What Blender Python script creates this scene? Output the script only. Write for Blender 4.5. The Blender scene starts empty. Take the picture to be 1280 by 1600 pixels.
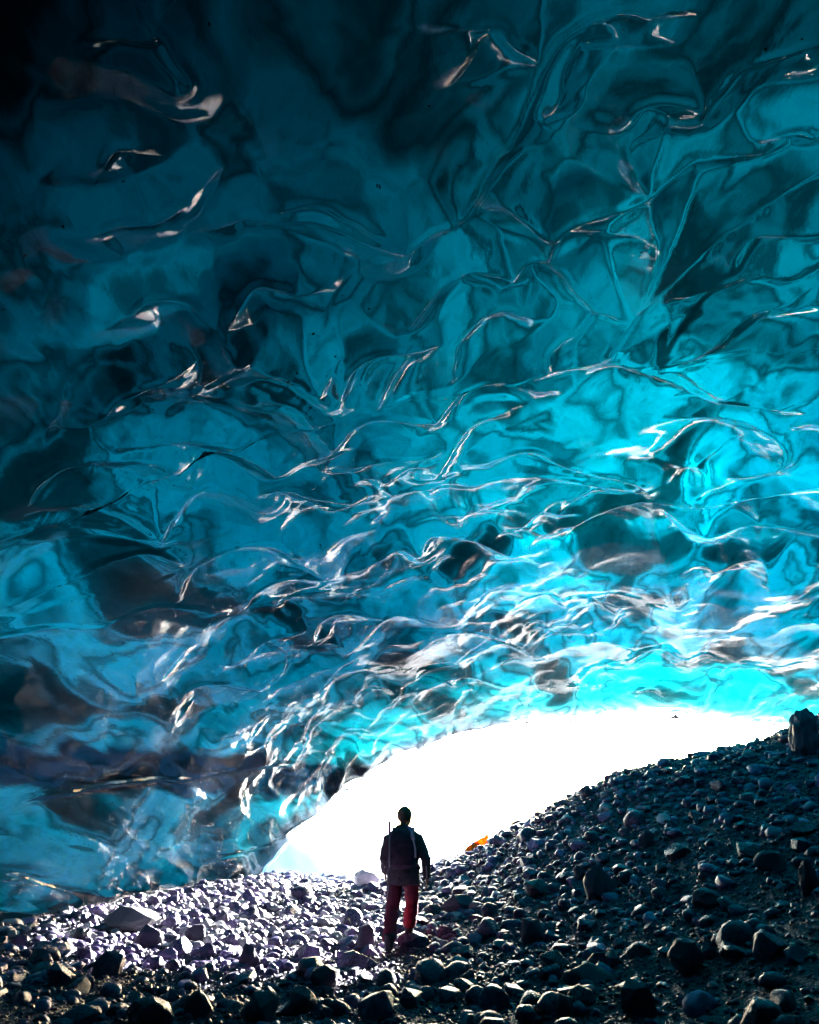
import bpy, bmesh, math, random
import numpy as np
from mathutils import Vector, Matrix, noise as mnoise

# ------------------------------------------------------------------ camera, sky, sun, exposure
scene = bpy.context.scene
COL = scene.collection
CAM_H, PITCH, FPX = 1.6, math.radians(21.0), 1280.0
cam_d = bpy.data.cameras.new('camera'); cam = bpy.data.objects.new('camera', cam_d); COL.objects.link(cam)
cam_d.sensor_fit = 'VERTICAL'; cam_d.sensor_height = 36.0; cam_d.lens = 36.0 * FPX / 1600.0
cam_d.clip_start = 0.05; cam_d.clip_end = 6000.0
cam.location = (0, 0, CAM_H); cam.rotation_euler = (math.pi / 2 + PITCH, 0, 0)
scene.camera = cam

SUN_EL, SUN_AZ = math.radians(15), math.radians(27)      # azimuth from +Y (out of the cave), plus = to the right
sun_vec = Vector((math.sin(SUN_AZ) * math.cos(SUN_EL), math.cos(SUN_AZ) * math.cos(SUN_EL), math.sin(SUN_EL)))
world = bpy.data.worlds.new('World'); scene.world = world; world.use_nodes = True
wn = world.node_tree; wn.nodes.clear()
sky = wn.nodes.new('ShaderNodeTexSky'); sky.sky_type = 'NISHITA'; sky.sun_disc = False
sky.sun_elevation = SUN_EL; sky.sun_rotation = SUN_AZ
sky.dust_density = 2.0
bg = wn.nodes.new('ShaderNodeBackground'); bg.inputs['Strength'].default_value = 0.15
wo = wn.nodes.new('ShaderNodeOutputWorld')
wn.links.new(sky.outputs[0], bg.inputs[0]); wn.links.new(bg.outputs[0], wo.inputs[0])
sun_d = bpy.data.lights.new('sun', 'SUN'); sun_d.energy = 5.0; sun_d.angle = math.radians(0.53); sun_d.color = (1.0, 0.98, 0.955)
sun = bpy.data.objects.new('sun', sun_d); COL.objects.link(sun)
sun.rotation_euler = sun_vec.to_track_quat('Z', 'Y').to_euler()
scene.view_settings.view_transform = 'Standard'; scene.view_settings.look = 'None'
scene.view_settings.gamma = 1.0; scene.view_settings.use_curve_mapping = False
scene.view_settings.exposure = 4.25
cy = scene.cycles
cy.max_bounces = 10; cy.diffuse_bounces = 4; cy.glossy_bounces = 4; cy.transmission_bounces = 6; cy.transparent_max_bounces = 16
cy.blur_glossy = 0.3; cy.sample_clamp_indirect = 8.0
cy.use_denoising = True

R = random.Random(7)
RNG = np.random.default_rng(11)

# ------------------------------------------------------------------ small numpy noise
def perlin(x, y, seed=0):
    r = np.random.default_rng(seed); N = 256
    ang = r.random((N, N)) * 2 * np.pi
    gx, gy = np.cos(ang), np.sin(ang)
    x = np.asarray(x, dtype=np.float64) + 1000.37; y = np.asarray(y, dtype=np.float64) + 1000.71
    xi = np.floor(x).astype(np.int64); yi = np.floor(y).astype(np.int64)
    fx = x - xi; fy = y - yi
    x0 = xi % N; x1 = (xi + 1) % N; y0 = yi % N; y1 = (yi + 1) % N
    u = fx * fx * fx * (fx * (fx * 6 - 15) + 10); v = fy * fy * fy * (fy * (fy * 6 - 15) + 10)
    a = gx[x0, y0] * fx + gy[x0, y0] * fy; b = gx[x1, y0] * (fx - 1) + gy[x1, y0] * fy
    c = gx[x0, y1] * fx + gy[x0, y1] * (fy - 1); d = gx[x1, y1] * (fx - 1) + gy[x1, y1] * (fy - 1)
    return ((a * (1 - u) + b * u) * (1 - v) + (c * (1 - u) + d * u) * v) * 1.5

def sstep(a, b, x):
    t = np.clip((np.asarray(x, dtype=np.float64) - a) / (b - a), 0, 1); return t * t * (3 - 2 * t)

# ------------------------------------------------------------------ material helpers
def mat(name):
    m = bpy.data.materials.new(name); m.use_nodes = True; m.node_tree.nodes.clear(); return m, m.node_tree
def nd(nt, t, **kw):
    n = nt.nodes.new(t)
    for k, v in kw.items():
        if k in n.inputs: n.inputs[k].default_value = v
        else: setattr(n, k, v)
    return n
def ramp(nt, fac, stops):
    r = nt.nodes.new('ShaderNodeValToRGB'); e = r.color_ramp.elements
    while len(e) < len(stops): e.new(0.5)
    for i, (p, c) in enumerate(stops): e[i].position = p; e[i].color = (*c, 1) if len(c) == 3 else c
    nt.links.new(fac, r.inputs[0]); return r.outputs[0]
def simple(name, col, rough=0.7, spec=0.5, var=0.25, scale=12.0, bump=0.0, sheen=0.0):
    m, nt = mat(name)
    tc = nd(nt, 'ShaderNodeTexCoord'); nz = nd(nt, 'ShaderNodeTexNoise', Scale=scale, Detail=5.0)
    nt.links.new(tc.outputs['Object'], nz.inputs['Vector'])
    c = ramp(nt, nz.outputs['Fac'], [(0.3, tuple(v * (1 - var) for v in col)), (0.7, tuple(min(1, v * (1 + var)) for v in col))])
    p = nd(nt, 'ShaderNodeBsdfPrincipled', Roughness=rough); p.inputs['Specular IOR Level'].default_value = spec
    nt.links.new(c, p.inputs['Base Color'])
    if bump:
        b = nd(nt, 'ShaderNodeBump', Strength=bump, Distance=0.01); nt.links.new(nz.outputs['Fac'], b.inputs['Height']); nt.links.new(b.outputs[0], p.inputs['Normal'])
    if sheen: p.inputs['Sheen Weight'].default_value = sheen
    o = nd(nt, 'ShaderNodeOutputMaterial'); nt.links.new(p.outputs[0], o.inputs[0])
    return m

def link(o, parent=None):
    COL.objects.link(o)
    if parent: o.parent = parent
    return o
def grid_mesh(name, P, material, flip=False, close=None, smooth=True):
    """P: (rows, cols, 3)"""
    nr, nc = P.shape[:2]
    idx = np.arange(nr * nc).reshape(nr, nc)
    a, b, c, d = idx[:-1, :-1].ravel(), idx[:-1, 1:].ravel(), idx[1:, 1:].ravel(), idx[1:, :-1].ravel()
    q = np.stack([a, d, c, b] if flip else [a, b, c, d], 1)
    return poly_mesh(name, P.reshape(-1, 3), q, material, smooth)
def poly_mesh(name, V, F, material, smooth=True):
    """all faces of one size"""
    me = bpy.data.meshes.new(name); k = F.shape[1]
    me.vertices.add(len(V)); me.vertices.foreach_set('co', np.ascontiguousarray(V, dtype=np.float32).ravel())
    me.loops.add(F.size); me.loops.foreach_set('vertex_index', np.ascontiguousarray(F, dtype=np.int32).ravel())
    me.polygons.add(len(F)); me.polygons.foreach_set('loop_start', np.arange(0, F.size, k, dtype=np.int32))
    me.update(calc_edges=True)
    me.polygons.foreach_set('use_smooth', np.full(len(F), smooth, dtype=bool))
    if material: me.materials.append(material)
    me.update(); return me
def tag(o, label=None, cat=None, group=None, kind=None):
    if label: o['label'] = label
    if cat: o['category'] = cat
    if group: o['group'] = group
    if kind: o['kind'] = kind
    return o

# ------------------------------------------------------------------ BASE-BEGIN  cave vault: profile swept along y
TY = np.array([-16, -10, -4, 0, 4, 8, 13, 18, 23, 26, 30], float)
TXL = np.array([-2, -5, -7, -7.6, -7.8, -7.5, -6.7, -5.7, -4.9, -4.4, -4.0])
TXC = np.array([3, 3.5, 4, 4, 4, 4.2, 4.6, 5.0, 5.6, 6.0, 6.2])
TB = np.array([1.6, 4.5, 6.6, 7.2, 7.3, 7.1, 6.8, 6.4, 5.95, 4.95, 3.4])
TAR = np.array([7, 9, 12, 13, 13, 13, 13.4, 13.8, 14, 14, 14])
_yf = np.linspace(-16, 30, 2000)
def _sm(t):
    v = np.interp(_yf, TY, t); k = np.hanning(161); k /= k.sum()
    return np.convolve(np.pad(v, 80, mode='edge'), k, mode='valid')
_XL, _XC, _B, _AR = _sm(TXL), _sm(TXC), _sm(TB), _sm(TAR)
Z0 = -0.3
def prof(y):
    return (np.interp(y, _yf, _XL), np.interp(y, _yf, _XC), np.interp(y, _yf, _B), np.interp(y, _yf, _AR))
def base(th, y):
    xl, xc, b, ar = prof(y)
    c = np.cos(th); a = np.where(c > 0, xc - xl, ar)
    return np.stack([xc - a * c, y + 0 * th, Z0 + b * np.maximum(np.sin(th), 1e-9) ** (1 + 0.35 * np.clip((y + 0 * th - 17) / 8, 0, 1) * (c > 0))], -1)
def th_of_x(x, y):
    xl, xc, b, ar = prof(y)
    d = xc - x; a = np.where(d > 0, xc - xl, ar)
    return np.arccos(np.clip(d / a, -1, 1))
def vault_grid(rows, nc, edge=0.06):
    """theta for every (row, column); columns crowd where the vault is in view"""
    y = rows[:, None]
    half = 0.60 * np.maximum(y, 1.0) + 2.2
    t0 = th_of_x(-half, y); t1 = th_of_x(half, y)
    u = np.linspace(0, 1, nc)[None, :]
    return np.where(u < edge, t0 * u / edge, np.where(u > 1 - edge, t1 + (np.pi - t1) * (u - 1 + edge) / edge, t0 + (t1 - t0) * (u - edge) / (1 - 2 * edge)))
def arc_s(P):
    """metric arc length across the vault, 0 where x = 0"""
    d = np.linalg.norm(np.diff(P, axis=1), axis=2)
    s = np.concatenate([np.zeros((P.shape[0], 1)), np.cumsum(d, 1)], 1)
    for i in range(P.shape[0]):
        s[i] -= np.interp(0.0, P[i, :, 0], s[i])
    return s
def normals_out(P):
    du = np.gradient(P, axis=1); dv = np.gradient(P, axis=0)
    n = np.cross(dv, du); n /= np.linalg.norm(n, axis=2, keepdims=True) + 1e-12
    n *= np.sign(np.sum(n * np.array([0, 0, 1.0]), axis=2, keepdims=True) + 1e-3)
    return n
# BASE-END
RIDGES = [
 (1.0, [(-1.46,5.42),(-1.37,5.39),(-1.16,5.52),(-0.83,5.63),(-0.58,5.79),(-0.23,6.06),(-0.02,6.19)]),
 (0.8, [(-1.17,5.47),(-0.92,5.44),(-0.66,5.5),(-0.46,5.71),(-0.06,6.11)]),
 (1.2, [(-0.01,6.38),(0.03,6.16),(0.23,6.0),(0.46,5.92),(0.6,5.71),(0.73,5.28),(0.84,5.12),(0.95,4.78),(1.03,4.35),(1.18,4.11),(1.41,3.98),(1.65,4.0)]),
 (0.8, [(1.16,4.83),(1.18,4.64),(1.16,4.4),(1.22,4.24)]),
 (0.8, [(-2.5,5.95),(-2.37,5.87),(-2.17,5.9),(-2.0,6.11),(-1.88,6.62),(-1.8,7.07)]),
 (1.0, [(-1.71,6.51),(-1.47,6.19),(-1.22,6.32),(-1.05,6.46),(-0.83,6.46)]),
 (1.0, [(0.0,7.26),(0.33,6.83),(0.64,6.67),(1.11,6.94)]),
 (1.2, [(1.11,6.94),(1.21,6.7),(1.42,6.65),(1.43,6.38),(1.57,6.19),(1.78,6.06),(2.09,5.87),(2.34,5.52),(2.52,5.39),(3.0,5.36)]),
 (0.9, [(0.9,5.84),(1.14,6.11),(1.38,6.4)]),
 (1.0, [(1.42,6.65),(1.76,7.15),(2.06,7.5),(2.5,7.79)]),
 (1.2, [(2.5,7.79),(2.73,7.26),(2.92,6.62),(3.15,6.19),(3.29,5.95),(3.59,5.58)]),
 (1.0, [(1.71,8.54),(1.67,8.09),(1.89,7.82),(2.06,7.5)]),
 (1.0, [(0.53,8.3),(0.56,7.71),(0.82,7.37),(1.1,7.34),(1.37,7.53)]),
 (1.0, [(-0.88,8.35),(-0.68,7.79),(-0.42,7.58),(-0.1,7.63),(0.18,7.71)]),
 (0.9, [(-0.39,8.7),(-0.22,8.11),(-0.0,7.71)]),
 (1.1, [(0.33,9.15),(0.63,8.59),(1.08,8.54),(1.64,8.91)]),
 (1.1, [(-0.99,9.26),(-0.72,8.86),(-0.33,8.81),(0.33,9.15)]),
 (1.0, [(-0.73,9.88),(-0.35,9.82),(0.18,9.9),(0.43,9.82)]),
 (0.9, [(-1.55,7.37),(-1.4,7.5),(-1.19,7.82),(-0.92,8.35)]),
 (0.9, [(-1.49,7.9),(-1.27,8.17),(-1.11,8.81),(-0.99,9.26)]),
 (0.8, [(-3.19,7.15),(-3.01,6.99),(-2.66,6.94),(-2.44,6.94)]),
 (1.0, [(-4.32,8.01),(-4.09,7.74),(-3.72,7.66),(-3.31,7.87),(-2.92,8.25),(-2.74,8.99)]),
 (1.0, [(-3.37,9.64),(-3.06,9.31),(-2.68,9.1),(-2.28,9.5),(-1.99,10.28)]),
 (0.9, [(-3.18,7.71),(-2.93,7.82),(-2.5,8.11),(-2.1,8.67),(-1.74,9.37)]),
 (1.2, [(-5.23,9.61),(-4.92,9.58),(-4.44,9.66),(-3.91,9.64),(-3.55,9.8),(-3.35,10.44)]),
 (1.1, [(-4.82,8.38),(-4.43,8.51),(-4.02,8.81),(-3.75,9.15),(-3.35,9.74)]),
 (1.1, [(-3.63,11.45),(-3.35,10.84),(-2.97,10.6),(-2.53,10.73),(-2.13,11.18),(-1.78,12.17),(-1.48,13.27)]),
 (1.0, [(-2.95,12.97),(-2.57,12.46),(-2.06,12.65),(-1.48,13.4)]),
 (1.4, [(2.39,8.46),(2.44,8.03),(2.52,7.93)]),
 (1.4, [(2.39,8.46),(2.82,8.65),(3.3,8.91),(4.13,9.47),(4.9,9.61)]),
 (1.2, [(3.05,8.75),(3.3,8.7),(3.74,9.07),(4.15,9.42)]),
 (0.8, [(3.13,8.62),(3.52,8.38),(3.77,7.66),(4.1,7.45)]),
 (0.9, [(3.34,6.97),(3.27,6.54),(3.4,6.38),(3.71,6.38),(3.96,6.4)]),
 (0.9, [(3.01,7.39),(3.36,7.13),(3.59,6.99),(3.93,7.02)]),
 (0.9, [(0.37,10.7),(0.53,10.01),(0.83,9.39),(1.24,9.26)]),
 (0.9, [(-1.98,9.72),(-1.72,9.74),(-1.36,10.33),(-0.86,11.05)]),
 (0.8, [(2.37,5.02),(2.41,4.62),(2.56,4.4),(2.89,4.27)]),
 (0.8, [(1.77,5.02),(1.82,4.83),(2.07,4.8),(2.27,4.88)]),
 (1.0, [(0.42,4.03),(0.63,4.03),(0.73,4.16),(0.94,4.35)]),
 (0.8, [(-2.24,4.56),(-2.13,4.43),(-1.99,4.48)]),
 (0.8, [(-2.49,5.07),(-2.33,5.04),(-2.07,5.12),(-1.8,5.07)]),
 (1.0, [(2.98,5.2),(3.16,5.1),(3.38,5.15)]),
 (1.2, [(1.1,10.41),(1.71,10.22),(2.39,10.94),(3.71,12.01),(4.11,12.76)]),
 (0.9, [(5.34,11.8),(5.69,11.34),(5.33,10.57),(4.59,10.04),(3.66,9.85)]),
 (0.9, [(2.93,13.4),(3.9,12.76),(5.02,12.92),(5.91,12.46),(6.47,11.9)]),
 (1.0, [(-5.64,9.98),(-5.1,10.36),(-4.68,10.92),(-3.98,11.13),(-3.31,12.38)]),
 (0.9, [(-3.22,15.16),(-2.77,14.89),(-2.2,15.32)]),
 (0.9, [(-2.01,15.91),(-1.8,15.27),(-1.28,15.13),(-0.54,16.02)]),
 (0.9, [(-3.04,17.16),(-2.04,17.4),(-1.4,17.62)]),
 (0.9, [(-4.64,15.16),(-4.37,14.95),(-3.95,15.37),(-3.28,16.82)]),
 (1.0, [(-7.31,13.51),(-6.57,15.03),(-5.39,17.91),(-3.95,20.61)]),
 (0.9, [(-6.49,21.27),(-5.21,23.76),(-4.14,24.72),(-3.03,25.36)]),
 (0.9, [(-0.81,13.53),(-0.46,13.37),(-0.11,13.19),(0.24,13.99)]),
 (0.9, [(0.0,17.62),(0.87,17.7),(2.19,19.17),(3.45,21.3)]),
 (0.9, [(-1.14,16.95),(-0.26,15.88),(0.85,17.3)]),
 (0.9, [(0.18,21.38),(1.42,21.6),(2.8,23.04)]),
 (0.25, [(3.74,11.8),(4.61,14.15),(5.63,16.87),(7.48,21.57),(8.69,24.69)]),
 (0.4, [(5.87,12.73),(6.69,14.6),(7.67,16.71)]),
 (0.6, [(-2.09,3.66),(-1.93,3.66),(-1.64,3.74),(-1.6,3.68),(-1.56,3.9),(-1.49,4.11),(-1.62,4.14),(-1.81,3.9),(-1.97,3.82),(-2.09,3.66)]),
 (0.8, [(2.42,8.27),(2.55,7.58),(2.52,6.75),(2.23,5.95),(1.86,5.28),(1.9,5.12)]),
 (0.9, [(-4.38,8.09),(-3.93,8.41),(-3.52,8.97),(-3.39,9.69)]),
 (0.9, [(-1.02,8.03),(-0.85,7.63),(-0.83,8.38)]),
 (0.9, [(0.98,11.13),(1.52,10.94),(2.36,11.34),(3.66,12.25)]),
 (0.9, [(4.39,13.05),(5.42,14.12),(6.1,13.51),(7.37,13.83)]),
 (0.9, [(2.0,13.13),(2.29,12.22),(2.7,12.09)]),
 (0.9, [(0.23,13.69),(0.39,12.95),(0.89,13.21),(1.94,14.52)]),
]
BOULDERS = [  # label, x, y, ground z, half width, half height, pale
 ('pale angular boulder on the stones just left of the person', -0.99, 21.17, 0.22, 0.367, 0.361, 1, 0),
 ('broad flat pale boulder beside the foot of the left ice wall', -4.41, 14.45, 0.06, 0.422, 0.283, 1, 0),
 ('dark rounded boulder in front of the broad pale boulder by the ice wall', -3.71, 13.08, 0.02, 0.213, 0.197, 0, 0),
 ('dark upright angular boulder on the left, right of the dark rounded one', -3.16, 13.54, -0.01, 0.182, 0.210, 0, 0),
 ('narrow dark standing boulder halfway between ice wall and person', -3.24, 15.77, -0.01, 0.121, 0.187, 0, 0),
 ("dark boulder standing close left of the person's boots", -0.61, 12.78, 0.01, 0.175, 0.224, 0, 0),
 ('wide dark boulder in the foreground left of the person', -0.94, 10.35, -0.05, 0.191, 0.183, 0, 0),
 ('dark round topped boulder beside the sandy path, lower left', -1.97, 11.35, -0.02, 0.167, 0.198, 0, 0),
 ('large dark boulder at the bottom edge, leftmost of a pair', -1.94, 8.64, -0.05, 0.163, 0.182, 0, 0),
 ('large dark boulder at the bottom edge, rightmost of a pair', -1.36, 8.68, -0.06, 0.194, 0.189, 0, 0),
 ('angular upright boulder right of the pair at the bottom edge', -1.03, 8.98, -0.06, 0.152, 0.190, 0, 0),
 ('big dark round boulder high on the right slope', 2.57, 12.18, 0.69, 0.250, 0.279, 0, 0),
 ('dark boulder touching the left side of the big round one on the slope', 2.58, 13.53, 0.85, 0.111, 0.163, 0, 0),
 ('square dark block in the middle of the lit slope', 3.66, 13.64, 1.33, 0.134, 0.167, 0, 0),
 ('dark pointed boulder on the slope foot right of the person', 1.55, 11.52, 0.27, 0.175, 0.193, 0, 0),
 ('big upright rounded boulder at the bottom edge, lower right', 1.84, 7.51, 0.19, 0.173, 0.212, 0, 0),
 ('wide boulder with pale top, lower right foreground', 1.68, 8.81, 0.19, 0.243, 0.137, 0, 0),
 ('broad dark boulder on the lower right slope above the upright one', 2.52, 8.42, 0.40, 0.186, 0.194, 0, 0),
 ('long flat topped block on the shaded right slope', 3.33, 10.11, 0.78, 0.215, 0.128, 0, 0),
 ('low pointed dark boulder high on the shaded right slope', 4.18, 10.30, 1.13, 0.214, 0.150, 0, 0),
 ('tall dark boulder at the right edge of the slope', 4.04, 9.09, 0.97, 0.108, 0.249, 0, 0),
 ('dark outcrop boulder on the slope crest under the ice, far right', 7.05, 14.98, 2.84, 0.304, 0.486, 0, 0),
 ('wide low grey boulder right of the person', 0.77, 14.63, 0.31, 0.278, 0.198, 0, 0),
 ('lone grey boulder on the skyline of the stone slope', 3.73, 18.15, 2.21, 0.168, 0.154, 0, 0),
 ('pale tipped upright boulder at the bottom edge right of centre', 1.30, 7.83, 0.09, 0.091, 0.156, 0, 0),
]

# ------------------------------------------------------------------ GROUND-BEGIN
GC = np.array([(0,12,0),(-1,12,0),(0,8,-.05),(-3,8,0),(-6,8,.1),(0,4,-.1),(0,0,0),(-6,0,.1),(6,0,.8),(0,-8,.3),(-8,-8,.5),(8,-8,1.5),
 (-7.5,13,.25),(-5.8,17,.25),(-4.3,23,.25),(-3,27,.2),(-1,18,.05),(0,25,.05),(0,30,0),(-3,34,0),(-9,20,.6),(-9,30,.4),
 (2.5,6,.3),(5,6,1.3),(9,6,2.8),(2.3,9,.35),(5,9,1.35),(9,10,3.0),(14,10,4.4),(1.6,12,.3),(4,12,1.3),(8,13,2.8),(1.2,18,.55),(2.4,18.5,1.45),(3.6,18.5,2.2),
 (5.2,18.5,2.8),(7.5,18.3,3.2),(9.2,18,4.0),(14,18,5.2),(2.2,25,1.0),(5,25,1.5),(9,25,1.9),(14,25,3.0),(3,32,.2),(8,32,.5),(14,32,1.0),(0,-16,2.6),(6,-16,3.2),(-6,-16,2.0)], float)
def _tps(r2): return np.where(r2 > 1e-9, 0.5 * r2 * np.log(np.maximum(r2, 1e-9)), 0)
_n = len(GC); _K = _tps(((GC[:, None, :2] - GC[None, :, :2]) ** 2).sum(-1)) + 0.6 * np.eye(_n)
_A = np.zeros((_n + 3, _n + 3)); _A[:_n, :_n] = _K; _A[:_n, _n] = 1; _A[:_n, _n + 1:] = GC[:, :2]; _A[_n:, :_n] = _A[:_n, _n:].T
_W = np.linalg.solve(_A, np.concatenate([GC[:, 2], np.zeros(3)]))
def ground_z(x, y):
    x = np.asarray(x, float); y = np.asarray(y, float); sh = np.broadcast(x, y).shape
    x = np.broadcast_to(x, sh).ravel(); y = np.broadcast_to(y, sh).ravel()
    xc = np.clip(x, -12, 17); yc = np.clip(y, -16, 34)
    z = _W[_n] + _W[_n + 1] * xc + _W[_n + 2] * yc
    for i in range(_n): z = z + _W[i] * _tps((xc - GC[i, 0]) ** 2 + (yc - GC[i, 1]) ** 2)
    d = np.hypot(x - xc, y - yc)
    z = z * np.exp(-d / 12.0)
    return z.reshape(sh)
# GROUND-END
def ground_full(x, y):
    near = np.exp(-np.maximum(np.hypot(x - 2, y - 13) - 22, 0) / 8.0)
    return ground_z(x, y) + near * (0.06 * perlin(x * 0.9, y * 0.9, 3) + 0.035 * perlin(x * 2.3, y * 2.3, 4) + 0.015 * perlin(x * 6, y * 6, 5))

# gravel material
def rock_mat(name, dark, light, scale, rough=(0.14, 0.42), obj_var=True, bump=0.6, grain=0.0, isl=1.0):
    m, nt = mat(name)
    tc = nd(nt, 'ShaderNodeTexCoord'); geo = nd(nt, 'ShaderNodeNewGeometry')
    n1 = nd(nt, 'ShaderNodeTexNoise', Scale=scale, Detail=8.0, Roughness=0.65)
    n2 = nd(nt, 'ShaderNodeTexNoise', Scale=scale * 7, Detail=6.0, Roughness=0.7)
    src = tc.outputs['Object']
    nt.links.new(src, n1.inputs['Vector']); nt.links.new(src, n2.inputs['Vector'])
    c1 = ramp(nt, n1.outputs['Fac'], [(0.3, dark), (0.55, tuple((a + b) / 2 for a, b in zip(dark, light))), (0.78, light)])
    # every stone its own tone: random per mesh island
    rv = ramp(nt, geo.outputs['Random Per Island'], [(0.0, (0.45, 0.45, 0.5)), (0.55, (0.9, 0.9, 0.95)), (0.8, (1.25, 1.2, 1.2)), (1.0, (2.4, 2.4, 2.4))])
    mx = nd(nt, 'ShaderNodeMix', data_type='RGBA', blend_type='MULTIPLY'); mx.inputs['Factor'].default_value = isl
    nt.links.new(c1, mx.inputs['A']); nt.links.new(rv, mx.inputs['B'])
    oi = nd(nt, 'ShaderNodeObjectInfo')
    ov = ramp(nt, oi.outputs['Random'], [(0.0, (0.6, 0.6, 0.63)), (0.6, (1, 1, 1)), (1.0, (1.65, 1.6, 1.6))])
    my = nd(nt, 'ShaderNodeMix', data_type='RGBA', blend_type='MULTIPLY'); my.inputs['Factor'].default_value = 1.0 if obj_var else 0.0
    nt.links.new(mx.outputs['Result'], my.inputs['A']); nt.links.new(ov, my.inputs['B'])
    p = nd(nt, 'ShaderNodeBsdfPrincipled'); nt.links.new(my.outputs['Result'], p.inputs['Base Color'])
    rr = nd(nt, 'ShaderNodeMapRange'); rr.inputs['To Min'].default_value = rough[0]; rr.inputs['To Max'].default_value = rough[1]
    nt.links.new(n1.outputs['Fac'], rr.inputs['Value']); nt.links.new(rr.outputs[0], p.inputs['Roughness'])
    b = nd(nt, 'ShaderNodeBump', Strength=bump, Distance=0.02); nt.links.new(n2.outputs['Fac'], b.inputs['Height']); nt.links.new(b.outputs[0], p.inputs['Normal'])
    if grain:      # grit too fine to pick apart
        vo = nd(nt, 'ShaderNodeTexVoronoi', Scale=grain); nt.links.new(src, vo.inputs['Vector'])
        iv = nd(nt, 'ShaderNodeMath', operation='SUBTRACT'); iv.inputs[0].default_value = 1.0; nt.links.new(vo.outputs['Distance'], iv.inputs[1])
        b3 = nd(nt, 'ShaderNodeBump', Strength=1.0, Distance=0.03); nt.links.new(iv.outputs[0], b3.inputs['Height']); nt.links.new(b.outputs[0], b3.inputs['Normal']); nt.links.new(b3.outputs[0], p.inputs['Normal'])
        nt.links.new(vo.outputs['Color'], nd(nt, 'ShaderNodeSeparateColor').inputs[0])
    o = nd(nt, 'ShaderNodeOutputMaterial'); nt.links.new(p.outputs[0], o.inputs[0]); return m
M_GRAVEL = rock_mat('gravel', (0.025, 0.021, 0.036), (0.085, 0.072, 0.11), 9.0, (0.5, 0.85), False, 1.0, grain=26.0)
M_ROCK = rock_mat('basalt', (0.038, 0.030, 0.072), (0.118, 0.093, 0.18), 4.0)
M_BOULDER = rock_mat('boulder_basalt', (0.030, 0.024, 0.052), (0.085, 0.068, 0.125), 3.0, (0.3, 0.6), False, 0.8, isl=0.0)
M_PALE = rock_mat('pale_sunlit_stone', (0.30, 0.30, 0.31), (0.54, 0.53, 0.54), 4.0, (0.45, 0.7))  # pale boulders' own tone; on cobbles, sunlit white put into the colour

xs = np.unique(np.concatenate([-np.geomspace(14, 3000, 22), np.linspace(-13, 18, 300), np.geomspace(19, 3000, 22)]))
ys = np.unique(np.concatenate([-np.geomspace(18, 3000, 18), np.linspace(-17, 3, 50), np.linspace(3.1, 34, 330), np.geomspace(35, 3000, 24)]))
X, Y = np.meshgrid(xs, ys)
ground = link(bpy.data.objects.new('ground', grid_mesh('ground', np.stack([X, Y, ground_full(X, Y)], -1), M_GRAVEL)))
tag(ground, 'dark wet gravel floor of the cave rising to the right', kind='structure')

# snow sheet added beyond the mouth to brighten ice glints and cave floor
M_PLAIN = simple('snow', (0.80, 0.82, 0.85), 0.6, 0.3, 0.06, 0.8, 0.2)
xs = np.unique(np.concatenate([-np.geomspace(40, 2900, 16), np.linspace(-38, 60, 120), np.geomspace(62, 2900, 16)]))
us = np.concatenate([np.linspace(0, 1, 60), 1 + np.geomspace(0.03, 90, 30)])
Xs, U = np.meshgrid(xs, us)
y0 = 31.0 + 1.2 * perlin(Xs * 0.3, Xs * 0 + 7, 8) + 0.10 * np.abs(Xs - 2)
Ys = y0 + U * 30
Zs = ground_full(Xs, Ys) - 0.03 + 0.10 * sstep(0, 0.06, U) + 0.05 * perlin(Xs * 0.3, Ys * 0.3, 9)
snow = link(bpy.data.objects.new('snow_field', grid_mesh('snow_field', np.stack([Xs, Ys, Zs], -1), M_PLAIN)))
tag(snow, 'bright sunlit ground outside the cave mouth, snow added to bounce light in', kind='structure')

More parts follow.
